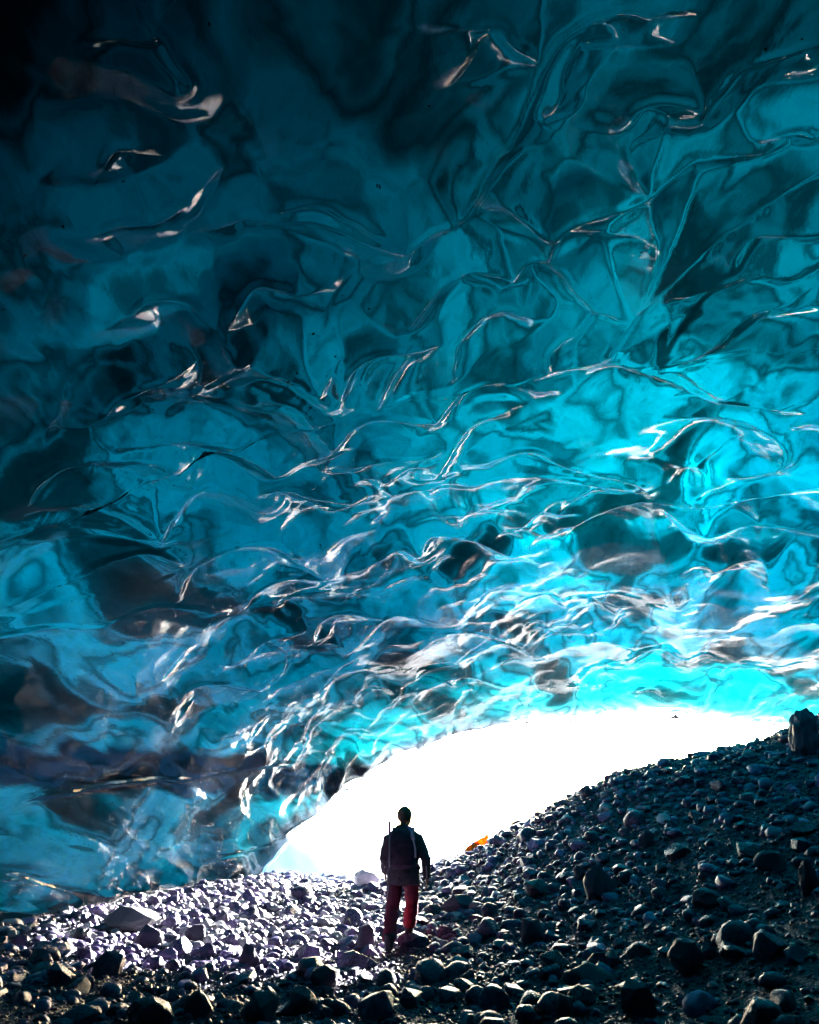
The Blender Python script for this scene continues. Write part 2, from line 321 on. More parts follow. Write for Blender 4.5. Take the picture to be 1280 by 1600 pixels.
# ------------------------------------------------------------------ the ice vault
def ice_materials():
    # clear polished skin of the ice
    m, nt = mat('clear_ice')
    rf = nd(nt, 'ShaderNodeBsdfRefraction', IOR=1.34, Roughness=0.0); rf.inputs['Color'].default_value = (0.94, 0.99, 1.0, 1)
    gl = nd(nt, 'ShaderNodeBsdfGlossy', Roughness=0.012); gl.inputs['Color'].default_value = (1, 1, 1, 1)
    fr = nd(nt, 'ShaderNodeFresnel', IOR=1.31); hf = nd(nt, 'ShaderNodeMath', operation='MULTIPLY'); hf.inputs[1].default_value = 0.18
    nt.links.new(fr.outputs[0], hf.inputs[0]); g = nd(nt, 'ShaderNodeMixShader'); nt.links.new(hf.outputs[0], g.inputs[0]); nt.links.new(rf.outputs[0], g.inputs[1]); nt.links.new(gl.outputs[0], g.inputs[2])
    tc = nd(nt, 'ShaderNodeTexCoord')
    n1 = nd(nt, 'ShaderNodeTexNoise', Scale=2.4, Detail=3.0, Roughness=0.45, Distortion=0.9)
    n2 = nd(nt, 'ShaderNodeTexNoise', Scale=14.0, Detail=2.0, Roughness=0.5)
    mp = nd(nt, 'ShaderNodeMapping'); mp.inputs['Scale'].default_value = (1.3, 0.7, 1.3)
    nt.links.new(tc.outputs['Object'], mp.inputs['Vector']); nt.links.new(mp.outputs[0], n1.inputs['Vector']); nt.links.new(mp.outputs[0], n2.inputs['Vector'])
    b1 = nd(nt, 'ShaderNodeBump', Strength=0.14, Distance=0.05); nt.links.new(n1.outputs['Fac'], b1.inputs['Height'])
    b2 = nd(nt, 'ShaderNodeBump', Strength=0.12, Distance=0.02); nt.links.new(n2.outputs['Fac'], b2.inputs['Height']); nt.links.new(b1.outputs[0], b2.inputs['Normal'])
    for q in (rf, gl, fr): nt.links.new(b2.outputs[0], q.inputs['Normal'])
    # grit frozen into the skin of the ice
    vo = nd(nt, 'ShaderNodeTexVoronoi', Scale=4.5); nt.links.new(tc.outputs['Object'], vo.inputs['Vector'])
    n5 = nd(nt, 'ShaderNodeTexNoise', Scale=22.0, Detail=3.0); nt.links.new(tc.outputs['Object'], n5.inputs['Vector'])
    n6 = nd(nt, 'ShaderNodeTexNoise', Scale=0.6, Detail=2.0); nt.links.new(tc.outputs['Object'], n6.inputs['Vector'])
    rsz = nd(nt, 'ShaderNodeMapRange'); rsz.inputs['From Min'].default_value = 0.42; rsz.inputs['From Max'].default_value = 0.72; rsz.inputs['To Min'].default_value = 0.0; rsz.inputs['To Max'].default_value = 0.11
    nt.links.new(n6.outputs['Fac'], rsz.inputs['Value'])
    dd = nd(nt, 'ShaderNodeMath', operation='MULTIPLY_ADD'); nt.links.new(n5.outputs['Fac'], dd.inputs[0]); dd.inputs[1].default_value = 0.16; nt.links.new(vo.outputs['Distance'], dd.inputs[2])
    sb = nd(nt, 'ShaderNodeMath', operation='SUBTRACT'); nt.links.new(dd.outputs[0], sb.inputs[0]); sb.inputs[1].default_value = 0.07
    lt = nd(nt, 'ShaderNodeMath', operation='LESS_THAN'); nt.links.new(sb.outputs[0], lt.inputs[0]); nt.links.new(rsz.outputs[0], lt.inputs[1])
    df = nd(nt, 'ShaderNodeBsdfDiffuse'); df.inputs['Color'].default_value = (0.02, 0.018, 0.016, 1)
    gm = nd(nt, 'ShaderNodeMixShader'); nt.links.new(lt.outputs[0], gm.inputs[0]); nt.links.new(g.outputs[0], gm.inputs[1]); nt.links.new(df.outputs[0], gm.inputs[2])
    o = nd(nt, 'ShaderNodeOutputMaterial'); nt.links.new(gm.outputs[0], o.inputs[0])
    # milky ice behind it: bubbly white ice, ash layers, bands painted for refracted light
    k, nt = mat('milky_ice')
    tc = nd(nt, 'ShaderNodeTexCoord')
    mp = nd(nt, 'ShaderNodeMapping'); mp.inputs['Scale'].default_value = (0.9, 0.42, 1.6); mp.inputs['Rotation'].default_value = (0, 0, 0.35)
    nt.links.new(tc.outputs['Object'], mp.inputs['Vector'])
    n1 = nd(nt, 'ShaderNodeTexNoise', Scale=0.66, Detail=2.0, Roughness=0.42, Distortion=0.5); nt.links.new(mp.outputs[0], n1.inputs['Vector'])
    n2 = nd(nt, 'ShaderNodeTexNoise', Scale=4.5, Detail=8.0, Roughness=0.68, Distortion=0.4); nt.links.new(mp.outputs[0], n2.inputs['Vector'])
    g = lambda v: (v, v, v)
    c1 = ramp(nt, n1.outputs['Fac'], [(0.29, g(0.05)), (0.385, g(0.13)), (0.435, g(0.60)), (0.475, g(0.19)), (0.53, g(0.95)), (0.59, g(0.85)), (0.635, g(0.28)), (0.69, g(1.0))])  # bright and dark bands painted for glow and darkness refracted through the ice
    c2 = ramp(nt, n2.outputs['Fac'], [(0.30, g(0.45)), (0.45, g(0.8)), (0.62, g(1.0))])
    # ash layers: thin wavy sheets lying in the ice
    sx = nd(nt, 'ShaderNodeSeparateXYZ'); nt.links.new(tc.outputs['Object'], sx.inputs[0])
    n3 = nd(nt, 'ShaderNodeTexNoise', Scale=0.35, Detail=3.0); nt.links.new(tc.outputs['Object'], n3.inputs['Vector'])
    ma = nd(nt, 'ShaderNodeMath', operation='MULTIPLY_ADD'); nt.links.new(n3.outputs['Fac'], ma.inputs[0]); ma.inputs[1].default_value = 0.5; nt.links.new(sx.outputs['Z'], ma.inputs[2])
    mr = nd(nt, 'ShaderNodeMapRange'); mr.inputs['From Min'].default_value = 0.0; mr.inputs['From Max'].default_value = 8.0; nt.links.new(ma.outputs[0], mr.inputs['Value'])
    lay = ramp(nt, mr.outputs[0], [(0.0, (1, 1, 1)), (0.35, (1, 1, 1)), (0.37, (0.12, 0.13, 0.18)), (0.46, (0.09, 0.10, 0.15)), (0.485, (1, 1, 1)), (0.53, (1, 1, 1)), (0.545, (0.55, 0.55, 0.6)), (0.57, (1, 1, 1))])
    # specks of grit
    vo = nd(nt, 'ShaderNodeTexVoronoi', Scale=2.6); nt.links.new(tc.outputs['Object'], vo.inputs['Vector'])
    n4 = nd(nt, 'ShaderNodeTexNoise', Scale=9.0, Detail=4.0); nt.links.new(tc.outputs['Object'], n4.inputs['Vector'])
    ad = nd(nt, 'ShaderNodeMath', operation='MULTIPLY_ADD'); nt.links.new(n4.outputs['Fac'], ad.inputs[0]); ad.inputs[1].default_value = 0.22; nt.links.new(vo.outputs['Distance'], ad.inputs[2])
    sp = ramp(nt, ad.outputs[0], [(0.135, (0.04, 0.04, 0.05)), (0.165, (1, 1, 1))])
    ab = nd(nt, 'ShaderNodeRGB'); ab.outputs[0].default_value = (0.42, 0.68, 0.73, 1)
    # patchy sediment before the mouth, thinning right; painted shade dims the sunlit lip too
    n7 = nd(nt, 'ShaderNodeTexNoise', Scale=0.55, Detail=5.0, Roughness=0.6); nt.links.new(tc.outputs['Object'], n7.inputs['Vector'])
    e1 = nd(nt, 'ShaderNodeMath', operation='MULTIPLY_ADD'); nt.links.new(n7.outputs['Fac'], e1.inputs[0]); e1.inputs[1].default_value = 9.0; nt.links.new(sx.outputs['Y'], e1.inputs[2])
    e2 = nd(nt, 'ShaderNodeMath', operation='MULTIPLY_ADD'); nt.links.new(sx.outputs['X'], e2.inputs[0]); e2.inputs[1].default_value = -0.22; nt.links.new(e1.outputs[0], e2.inputs[2])
    e3 = nd(nt, 'ShaderNodeMapRange'); e3.inputs['From Min'].default_value = 25.5; e3.inputs['From Max'].default_value = 30.5; nt.links.new(e2.outputs[0], e3.inputs['Value'])
    dirt_dimming = ramp(nt, e3.outputs[0], [(0.0, (1, 1, 1)), (0.35, (0.55, 0.52, 0.56)), (1.0, (0.17, 0.13, 0.16))])
    prev = c1
    for c in (c2, lay, sp, dirt_dimming, ab.outputs[0]):
        x = nd(nt, 'ShaderNodeMix', data_type='RGBA', blend_type='MULTIPLY'); x.inputs['Factor'].default_value = 1.0
        nt.links.new(prev, x.inputs['A']); nt.links.new(c, x.inputs['B']); prev = x.outputs['Result']
    t = nd(nt, 'ShaderNodeBsdfTranslucent'); nt.links.new(prev, t.inputs['Color'])
    o = nd(nt, 'ShaderNodeOutputMaterial'); nt.links.new(t.outputs[0], o.inputs[0])
    # glacier above: passes light, swallows red
    v, nt = mat('glacier_ice')
    tr = nd(nt, 'ShaderNodeBsdfTransparent'); va = nd(nt, 'ShaderNodeVolumeAbsorption'); va.inputs['Color'].default_value = (0.0, 0.867, 0.879, 1); va.inputs['Density'].default_value = 4.2
    o = nd(nt, 'ShaderNodeOutputMaterial'); nt.links.new(tr.outputs[0], o.inputs[0]); nt.links.new(va.outputs[0], o.inputs['Volume'])
    return m, k, v
M_CLEAR, M_MILKY, M_GLACIER = ice_materials()

LIP = 26.0
def spacing(y): return 0.0185 + 0.0006 * np.maximum(y - 3, 0)
rows = [3.0]
while rows[-1] < LIP: rows.append(rows[-1] + spacing(rows[-1]))
rows = np.concatenate([np.linspace(-16, 2.85, 45), np.array(rows) * (LIP - 3) / (rows[-1] - 3) + 3 - 3 * (LIP - 3) / (rows[-1] - 3)])
NC = 800
TH = vault_grid(rows, NC)
def warp_y(P, S, off=0.0):
    """the mouth is not cut straight: push the outermost metres in and out"""
    f = sstep(19, LIP, P[..., 1])
    d = 0.7 * perlin(S * 0.35, S * 0 + 2.1, 21) + 0.28 * perlin(S * 1.1, S * 0 + 5.2, 22) + 0.10 * perlin(S * 3.1, S * 0 + 1.2, 23)
    P = P.copy(); P[..., 1] += f * d; return P
BP = base(TH, rows[:, None] + 0 * TH)
S = arc_s(BP); YY = BP[..., 1].copy()
N_OUT = normals_out(BP)
# domain warp for the scallop layout
WS = S + 0.20 * perlin(S * 0.7, YY * 0.7, 31) + 0.10 * perlin(S * 2.2, YY * 2.2, 32)
WY = YY + 0.28 * perlin(S * 0.7 + 9, YY * 0.7, 33) + 0.10 * perlin(S * 2.2 + 9, YY * 2.2, 34)
def stretch(s, y):
    """cups are drawn out along the melt wind, most of all on the left wall and near the mouth"""
    return float(np.interp(y, [4, 9, 14, 20, 26], [1.0, 1.3, 1.6, 1.8, 1.75]) * (1 + 0.5 * max(0.0, min(1.0, (-3.0 - s) / 3.0))))
def cell_len(s, y):
    l = np.interp(y, [3, 8, 13, 18, 22, 26], [1.45, 1.02, 0.85, 0.72, 0.60, 0.52])
    return l
seeds = []
def add_seeds(n, k, seed):
    r = np.random.default_rng(seed); cells = {}
    for _ in range(n):
        y = r.uniform(1.5, 27); h = 0.62 * y + 3.5
        s = r.uniform(-min(h, 11.5), min(h, 16))
        L = cell_len(s, y) * k * (0.6 + 0.95 * r.random() ** 1.4)
        st = stretch(s, y); gx, gy = int(s // 1.5), int(y // 3.0); ok = True
        for i in (-1, 0, 1):
            for j in (-1, 0, 1):
                for (a, b) in cells.get((gx + i, gy + j), ()):
                    if (a - s) ** 2 + ((b - y) / st) ** 2 < (0.62 * L) ** 2: ok = False; break
        if ok: cells.setdefault((gx, gy), []).append((s, y)); seeds.append((s, y, L, r.random(), r.random(), r.random()))
add_seeds(18000, 1.0, 41)
K = 0.010
m1 = np.full_like(S, -0.08); m2 = np.full_like(S, -0.12)
rowy = rows
for (s0, yy0, L, r1, r2, r3) in seeds:
    left = float(sstep(-2.5, -5.5, np.array(s0)) if False else max(0.0, min(1.0, (-2.5 - s0) / 3.0)))
    Lp = L * (1.0 + 0.35 * (r1 - 0.5)) * stretch(s0, yy0) * 1.1; Lq = L * (1.1 + 0.5 * (r2 - 0.5))
    ang = ((r3 - 0.5) * 1.1 + (-0.25 if s0 < 0 else 0.35)) / stretch(s0, yy0)
    reach_y = Lp * 1.1 + 0.45; reach = Lq * 1.1 + Lp * abs(math.sin(ang)) + 0.4
    i0, i1 = np.searchsorted(rowy, [yy0 - reach_y, yy0 + reach_y])
    if i1 - i0 < 2: continue
    j0 = min(np.searchsorted(S[i0], s0 - reach), np.searchsorted(S[i1 - 1], s0 - reach)); j1 = max(np.searchsorted(S[i0], s0 + reach), np.searchsorted(S[i1 - 1], s0 + reach))
    if j1 - j0 < 2: continue
    ds = WS[i0:i1, j0:j1] - s0; dy = WY[i0:i1, j0:j1] - yy0
    p = (dy * math.cos(ang) + ds * math.sin(ang)) / Lp; q = (ds * math.cos(ang) - dy * math.sin(ang)) / Lq
    r2_ = p * p + q * q
    depth = L * (0.24 + 0.13 * r1) * float(np.interp(yy0, [12, 20], [1.0, 1.3]))
    c = depth * (1.0 - r2_) * (1.0 - 0.55 * np.clip(p, -1, 1)) - depth * 0.25 * r2_ * r2_
    w1 = m1[i0:i1, j0:j1]; w2 = m2[i0:i1, j0:j1]
    np.maximum(w2, np.minimum(w1, c), out=w2); np.maximum(w1, c, out=w1)
hh = np.clip(0.5 + 0.5 * (m1 - m2) / 0.05, 0, 1)
cup = np.clip(m1 + 0.05 * hh * (1 - hh), -0.08, 0.45)
bead = np.exp(-((m1 - m2) / 0.055) ** 2) * (0.35 + 0.65 * sstep(-0.25, 0.2, perlin(S * 0.6, YY * 0.6, 52)))   # thin hanging rim where two cups meet
smooth_zone = 0.35 + 0.65 * sstep(-0.35, 0.25, perlin(S * 0.28, YY * 0.28, 51))          # some stretches of the roof are almost smooth
smooth_zone = smooth_zone * np.interp(YY, [2, 6, 9, 12], [0.8, 0.9, 1.0, 1.0])
smooth_zone = smooth_zone * (1 - 0.45 * sstep(2.5, 5.0, -S) * (1 - sstep(14, 18, YY)))
wall = sstep(3.6, 5.4, -S) * sstep(10, 13, YY)                       # the left wall: level ledges instead of cups
smooth_zone = smooth_zone * (1 - 0.75 * wall)
disp = cup * smooth_zone - 0.045 * bead * smooth_zone * np.interp(YY, [3, 10, 15, 26], [0.8, 1.0, 0.8, 0.45]) * (1 - 0.2 * sstep(3.0, 6.0, -S))
# crests read off the photograph, each a hanging lip with a hollow on its far side
QS = S + 0.02 * perlin(S * 5, YY * 5, 61); QY = YY + 0.02 * perlin(S * 5 + 3, YY * 5, 62)
dmin = np.full_like(S, 9.0); side = np.zeros_like(S); wt = np.ones_like(S); along = np.zeros_like(S)
for li, (w, pts) in enumerate(RIDGES):
    pts = np.array(pts)
    if len(pts) < 2: continue
    t = np.linspace(0, len(pts) - 1, (len(pts) - 1) * 5 + 1)                  # Catmull-Rom
    i = np.clip(t.astype(int), 0, len(pts) - 2); f = (t - i)[:, None]
    p0, p1, p2, p3 = pts[np.maximum(i - 1, 0)], pts[i], pts[i + 1], pts[np.minimum(i + 2, len(pts) - 1)]
    cr = 0.5 * (2 * p1 + (p2 - p0) * f + (2 * p0 - 5 * p1 + 4 * p2 - p3) * f ** 2 + (3 * p1 - p0 - 3 * p2 + p3) * f ** 3)
    n = len(cr) - 1
    for m in range(n):
        a, b = cr[m], cr[m + 1]; reach = 0.75
        i0, i1 = np.searchsorted(rowy, [min(a[1], b[1]) - reach, max(a[1], b[1]) + reach])
        if i1 - i0 < 2: continue
        lo, hi = min(a[0], b[0]) - reach, max(a[0], b[0]) + reach
        j0 = min(np.searchsorted(S[i0], lo), np.searchsorted(S[i1 - 1], lo)); j1 = max(np.searchsorted(S[i0], hi), np.searchsorted(S[i1 - 1], hi))
        sl = (slice(i0, i1), slice(j0, j1))
        qs = QS[sl]; qy = QY[sl]
        ab = b - a; l2 = max(ab @ ab, 1e-9)
        tt = np.clip(((qs - a[0]) * ab[0] + (qy - a[1]) * ab[1]) / l2, 0, 1)
        dx = qs - a[0] - tt * ab[0]; dy = qy - a[1] - tt * ab[1]
        d = np.hypot(dx, dy); better = d < dmin[sl]
        sd = np.sign(ab[0] * dy - ab[1] * dx)
        u = (m + tt) / n
        dmin[sl] = np.where(better, d, dmin[sl]); side[sl] = np.where(better, sd, side[sl])
        wt[sl] = np.where(better, w, wt[sl]); along[sl] = np.where(better, np.clip(np.minimum(u, 1 - u) * 6, 0.0, 1), along[sl])
amp = wt * (0.3 + 0.7 * along) * (1 + 0.15 * sstep(2.0, 4.0, -S))
disp = disp * (1 - 0.8 * np.exp(-(dmin / 0.34) ** 2))
disp += amp * np.where(side > 0, 0.085 * np.exp(-(dmin / 0.42) ** 2) * (1 - np.exp(-(dmin / 0.12) ** 2)), -0.01 * np.exp(-(dmin / 0.25) ** 2))
disp -= amp * 0.050 * np.exp(-(dmin / 0.036) ** 2)
for _ in range(2):                                   # keep the crests round at the mesh's own scale
    disp[1:-1] = 0.25 * disp[:-2] + 0.5 * disp[1:-1] + 0.25 * disp[2:]
    disp[:, 1:-1] = 0.25 * disp[:, :-2] + 0.5 * disp[:, 1:-1] + 0.25 * disp[:, 2:]
# broad swells
led = perlin(S * 1.5 + 0.25 * perlin(S * 0.8, YY * 0.5, 74), YY * 0.22, 73)
disp += wall * (0.07 * np.abs(led) + 0.02 * perlin(S * 3.4, YY * 0.3, 75))
disp += 0.22 * perlin(S * 0.23, YY * 0.2, 71) + 0.07 * perlin(S * 0.8, YY * 0.55, 72)
A = warp_y(BP, S) + N_OUT * disp[..., None]
# rounded lip at the mouth
lip = A[-1]; ln = N_OUT[-1]; fwd = np.array([0, 1.0, 0])
curl = []
for a in np.linspace(0, 1, 15)[1:]:
    ang = a * math.pi * 0.95; r = 0.16 + 0.10 * (perlin(S[-1] * 1.3, S[-1] * 0, 81)[:, None] + 0.4)
    curl.append(lip + fwd * r * math.sin(ang) + ln * r * (1 - math.cos(ang)))
A = np.concatenate([A, np.array(curl)], 0)
ice = link(bpy.data.objects.new('ice_ceiling', grid_mesh('ice_ceiling', A, M_CLEAR, flip=True)))
tag(ice, 'scalloped blue glacier ice roof and left wall of the cave', kind='structure')

# milky layer inside the ice
rb = np.concatenate([np.linspace(-16, 2, 20), np.linspace(2.4, LIP - 0.05, 150)])
TB2 = vault_grid(rb, 170); PB = base(TB2, rb[:, None] + 0 * TB2); SB = arc_s(PB); NB = normals_out(PB)
def milk_gap(s, y): return np.interp(y, [0, 10, 15, 20, 24, 26], [2.1, 2.0, 1.7, 1.1, 0.65, 0.40]) + 0.22 * perlin(s * 0.6, y * 0.5, 91) * np.interp(y, [18, 26], [1, 0.1])
gap = milk_gap(SB, PB[..., 1])
QB = warp_y(PB, SB) + NB * gap[..., None]
milky = link(bpy.data.objects.new('milky_ice', grid_mesh('milky_ice', QB, M_MILKY)), ice)

# glacier body: a closed slab above, thin at the mouth, thick further in
rc = np.linspace(-16, LIP, 130); TC = vault_grid(rc, 110); PC = base(TC, rc[:, None] + 0 * TC); SC = arc_s(PC); NCN = normals_out(PC)
PCW = warp_y(PC, SC); yc_ = PC[..., 1]
thick = np.interp(yc_, [-16, 0, 4, 6, 9, 12, 16, 20, 26], [14, 13.5, 11.8, 10.0, 7.1, 4.9, 4.0, 3.7, 3.4])
def spot(s0, y0, rs, ry): return np.exp(-((SC - s0) / rs) ** 2 - ((yc_ - y0) / ry) ** 2)
thick *= 1.0 + 0.5 * np.clip((-SC - 1) / 5, 0, 1) * (1 - sstep(7.5, 11, yc_)) + 0.15 * np.clip((SC - 1) / 4, 0, 1) * (1 - sstep(7, 12, yc_)) + 0.25 * perlin(SC * 0.22, yc_ * 0.2, 95) + 0.22 * perlin(SC * 0.7, yc_ * 0.6, 96)
thick *= 1.0 - 0.66 * spot(-4.8, 12.0, 2.6, 3.0) - 0.42 * spot(6.5, 15.0, 5.0, 4.5) - 0.30 * spot(7.0, 21.0, 5.0, 3.5) - 0.15 * spot(2.5, 16.0, 3.0, 4.0) + 0.25 * spot(0.0, 9.5, 2.2, 3.0) - 0.45 * spot(-5.0, 25.5, 2.5, 3.0) - 0.15 * spot(-7.0, 16.0, 2.5, 4.0) + 0.9 * spot(0.5, 25.0, 3.0, 4.0)
low = milk_gap(SC, yc_) + 0.16
inn = PCW + NCN * low[..., None]; out = PCW + NCN * (low + np.maximum(thick, 0.4))[..., None]
nr, nc = inn.shape[:2]; idx = np.arange(nr * nc).reshape(nr, nc); o_ = nr * nc
def quads(I): return np.stack([I[:-1, :-1].ravel(), I[:-1, 1:].ravel(), I[1:, 1:].ravel(), I[1:, :-1].ravel()], 1)
F = [quads(idx)[:, ::-1], quads(idx) + o_]
ring = np.concatenate([idx[0, :-1], idx[:-1, -1], idx[-1, :0:-1], idx[:0:-1, 0]]); nx = np.roll(ring, -1)
F.append(np.stack([ring, nx, nx + o_, ring + o_], 1))
body_me = poly_mesh('glacier_body', np.concatenate([inn.reshape(-1, 3), out.reshape(-1, 3)]), np.concatenate(F), M_GLACIER)
bm = bmesh.new(); bm.from_mesh(body_me); bmesh.ops.recalc_face_normals(bm, faces=bm.faces)
if bm.calc_volume(signed=True) < 0: bmesh.ops.reverse_faces(bm, faces=bm.faces)
bm.to_mesh(body_me); bm.free()
glacier = link(bpy.data.objects.new('glacier_body', body_me), ice)

# low bank of pale ice outside the mouth, left of the person
M_BANK = simple('pale_ice', (0.62, 0.76, 0.82), 0.35, 0.5, 0.12, 1.6, 0.5)
xs = np.linspace(-9, 1.2, 90); ys = np.linspace(26.4, 40, 80); X, Y = np.meshgrid(xs, ys)
hgt = 2.1 * np.exp(-((X + 6.2) / 3.4) ** 2) * sstep(26.4, 28.5, Y) * (1 - sstep(36, 40, Y)) * sstep(1.2, -0.8, X) if False else 2.1 * np.exp(-((X + 6.2) / 3.4) ** 2) * sstep(26.4, 28.5, Y) * (1 - sstep(36, 40, Y)) * (1 - sstep(-0.8, 1.2, X)) * sstep(-9, -8.3, X)
Z = ground_full(X, Y) - 0.06 + hgt * (1 + 0.25 * perlin(X * 0.8, Y * 0.8, 99)) + 0.1 * perlin(X * 2, Y * 2, 98) * np.minimum(hgt, 1)
bank = link(bpy.data.objects.new('ice_bank', grid_mesh('ice_bank', np.stack([X, Y, Z], -1), M_BANK)))
tag(bank, 'low bank of pale ice outside the cave mouth', kind='structure')

# ------------------------------------------------------------------ stones
def stone_mesh(name, sub, seed, material, planes=9, cut=(0.42, 0.82), rough=0.05):
    r = random.Random(seed)
    bm = bmesh.new(); bmesh.ops.create_icosphere(bm, subdivisions=sub, radius=1.0)
    pl = []
    for _ in range(planes):
        v = Vector((r.gauss(0, 1), r.gauss(0, 1), r.gauss(0, 1))).normalized(); pl.append((v, r.uniform(*cut)))
    off = Vector((seed * 3.1, seed * 1.7, 0))
    for v in bm.verts:
        for n, d in pl:
            e = v.co.dot(n) - d
            if e > 0: v.co -= n * e * 0.96
        v.co *= 1.0 + rough * 2 * mnoise.noise(v.co * 1.6 + off) + rough * 0.7 * mnoise.noise(v.co * 4.5 + off)
    me = bpy.data.meshes.new(name); bm.to_mesh(me); bm.free()
    for p in me.polygons: p.use_smooth = True
    if material: me.materials.append(material)
    return me
def broken_mesh(name, seed, material, pts=15, bev=0.07, seg=1, sub=0, rough=0.0):
    """angular broken stone: hull of random points, edges worn round"""
    r = random.Random(seed); bm = bmesh.new()
    for _ in range(pts):
        v = Vector((r.gauss(0, 1), r.gauss(0, 1), r.gauss(0, 1))).normalized(); bm.verts.new(v * r.uniform(0.82, 1.08))
    res = bmesh.ops.convex_hull(bm, input=bm.verts[:])
    bmesh.ops.delete(bm, geom=[v for v in bm.verts if not v.link_faces], context='VERTS')
    bmesh.ops.dissolve_limit(bm, angle_limit=0.30, verts=bm.verts[:], edges=bm.edges[:])
    if bev: bmesh.ops.bevel(bm, geom=bm.edges[:], offset=bev, segments=seg, affect='EDGES', profile=0.6, clamp_overlap=True)
    bmesh.ops.triangulate(bm, faces=bm.faces[:])
    if sub:
        bmesh.ops.subdivide_edges(bm, edges=bm.edges[:], cuts=sub, use_grid_fill=True); bmesh.ops.triangulate(bm, faces=bm.faces[:])
    off = Vector((seed * 3.1, seed * 1.7, 0))
    if rough:
        for v in bm.verts: v.co *= 1.0 + rough * 1.6 * mnoise.noise(v.co * 1.5 + off) + rough * 0.8 * mnoise.noise(v.co * 5 + off) + rough * 0.4 * mnoise.noise(v.co * 12 + off)
    bmesh.ops.recalc_face_normals(bm, faces=bm.faces)
    me = bpy.data.meshes.new(name); bm.to_mesh(me); bm.free()
    for p in me.polygons: p.use_smooth = bool(sub)
    if material: me.materials.append(material)
    return me
def arrays(me):
    V = np.empty(len(me.vertices) * 3); me.vertices.foreach_get('co', V)
    F = np.empty(len(me.polygons) * 3, dtype=np.int64); me.polygons.foreach_get('vertices', F)
    return V.reshape(-1, 3), F.reshape(-1, 3)
def inside_cave(x, y, m=0.25):
    xl = prof(np.minimum(y, 30))[0]
    return x > xl + m
# joined small stones
protoH = [arrays(stone_mesh('tmp', 2, 100 + i, None)) for i in range(11)] + [arrays(broken_mesh('tmp', 150 + i, None, 18, 0.12)) for i in range(8)]
protoL = [arrays(stone_mesh('tmp', 1, 200 + i, None, 6)) for i in range(5)] + [arrays(broken_mesh('tmp', 250 + i, None, 11, 0)) for i in range(9)]
def rand_rot(r, n):
    q = r.normal(size=(n, 4)); q /= np.linalg.norm(q, axis=1, keepdims=True); w, x, y, z = q.T
    return np.stack([1 - 2 * (y * y + z * z), 2 * (x * y - z * w), 2 * (x * z + y * w), 2 * (x * y + z * w), 1 - 2 * (x * x + z * z), 2 * (y * z - x * w), 2 * (x * z - y * w), 2 * (y * z + x * w), 1 - 2 * (x * x + y * y)], 1).reshape(-1, 3, 3)
def scatter(name, n, rmin, rmax, alpha, yr, seed, protos, material, dens=None, sink=0.25):
    r = np.random.default_rng(seed); y = yr[0] + (yr[1] - yr[0]) * np.sqrt(r.random(n)) if yr[0] < 8 else r.uniform(*yr, n)
    half = 0.56 * y + 1.2; x = r.uniform(-1, 1, n) * half
    u = r.random(n); rad = rmin * (1 - u * (1 - (rmin / rmax) ** alpha)) ** (-1 / alpha)
    rad *= np.interp(y, [5, 14, 28], [0.9, 1.0, 1.35])
    ok = inside_cave(x, y) & (x < 12) & ~((np.abs(x + 0.08) < 0.36) & (np.abs(y - 12.0) < 0.9) & (rad > 0.055))
    if dens is not None: ok &= r.random(n) < dens(x, y)
    x, y, rad = x[ok], y[ok], rad[ok]; n = len(x)
    z = ground_full(x, y)
    sc = rad[:, None] * np.stack([r.uniform(0.85, 1.35, n), r.uniform(0.75, 1.1, n), r.uniform(0.55, 0.9, n)], 1)
    yaw = rand_rot(r, n)
    tilt = yaw
    Vs, Fs, Sm, o = [], [], [], 0; nround = len(protos) * 11 // 19; pick = r.integers(0, len(protos), n)
    for k, (V, F) in enumerate(protos):
        sel = np.where(pick == k)[0]
        if not len(sel): continue
        a = r.uniform(0, 2 * np.pi, len(sel)); c, s_ = np.cos(a), np.sin(a)
        Rz = np.zeros((len(sel), 3, 3)); Rz[:, 0, 0] = c; Rz[:, 0, 1] = -s_; Rz[:, 1, 0] = s_; Rz[:, 1, 1] = c; Rz[:, 2, 2] = 1
        W = np.einsum('nij,vj->nvi', tilt[sel], V) * sc[sel][:, None, :]
        W = np.einsum('nij,nvj->nvi', Rz, W)
        W += np.stack([x[sel], y[sel], z[sel] + sc[sel][:, 2] * (0.75 - sink * 2)], 1)[:, None, :]
        Vs.append(W.reshape(-1, 3)); Fs.append((F[None] + (np.arange(len(sel)) * len(V))[:, None, None] + o).reshape(-1, 3)); o += len(sel) * len(V); Sm.append(np.full(len(sel) * len(F), k < nround))
    me = poly_mesh(name, np.concatenate(Vs), np.concatenate(Fs), material)
    me.polygons.foreach_set('use_smooth', np.concatenate(Sm)); me.update()
    return me
left_dense = lambda x, y: np.clip(1.0 - 0.05 * np.maximum(x - 2, 0), 0.7, 1)
cob = link(bpy.data.objects.new('cobbles', scatter('cobbles', 11000, 0.055, 0.17, 1.7, (5, 27.5), 301, protoH, M_ROCK, left_dense)))
tag(cob, 'dark wet cobbles covering the cave floor', 'cobbles', kind='stuff')
peb = link(bpy.data.objects.new('pebbles', scatter('pebbles', 26000, 0.022, 0.06, 1.6, (5, 20), 302, protoL, M_ROCK)))
tag(peb, 'fine dark pebbles between the larger stones', 'pebbles', kind='stuff')
grit = link(bpy.data.objects.new('grit', scatter('grit', 26000, 0.012, 0.035, 1.5, (5.2, 12.5), 304, protoL, M_ROCK)))
tag(grit, 'fine dark grit in the gaps between the nearest stones', 'grit', kind='stuff')
sunlit_left = lambda x, y: np.clip(0.15 + 0.85 * sstep(1.5, -2.5, x) if False else 0.12 + 0.88 * (1 - sstep(-2.5, 1.2, x - 0.10 * (y - 14))), 0, 1)
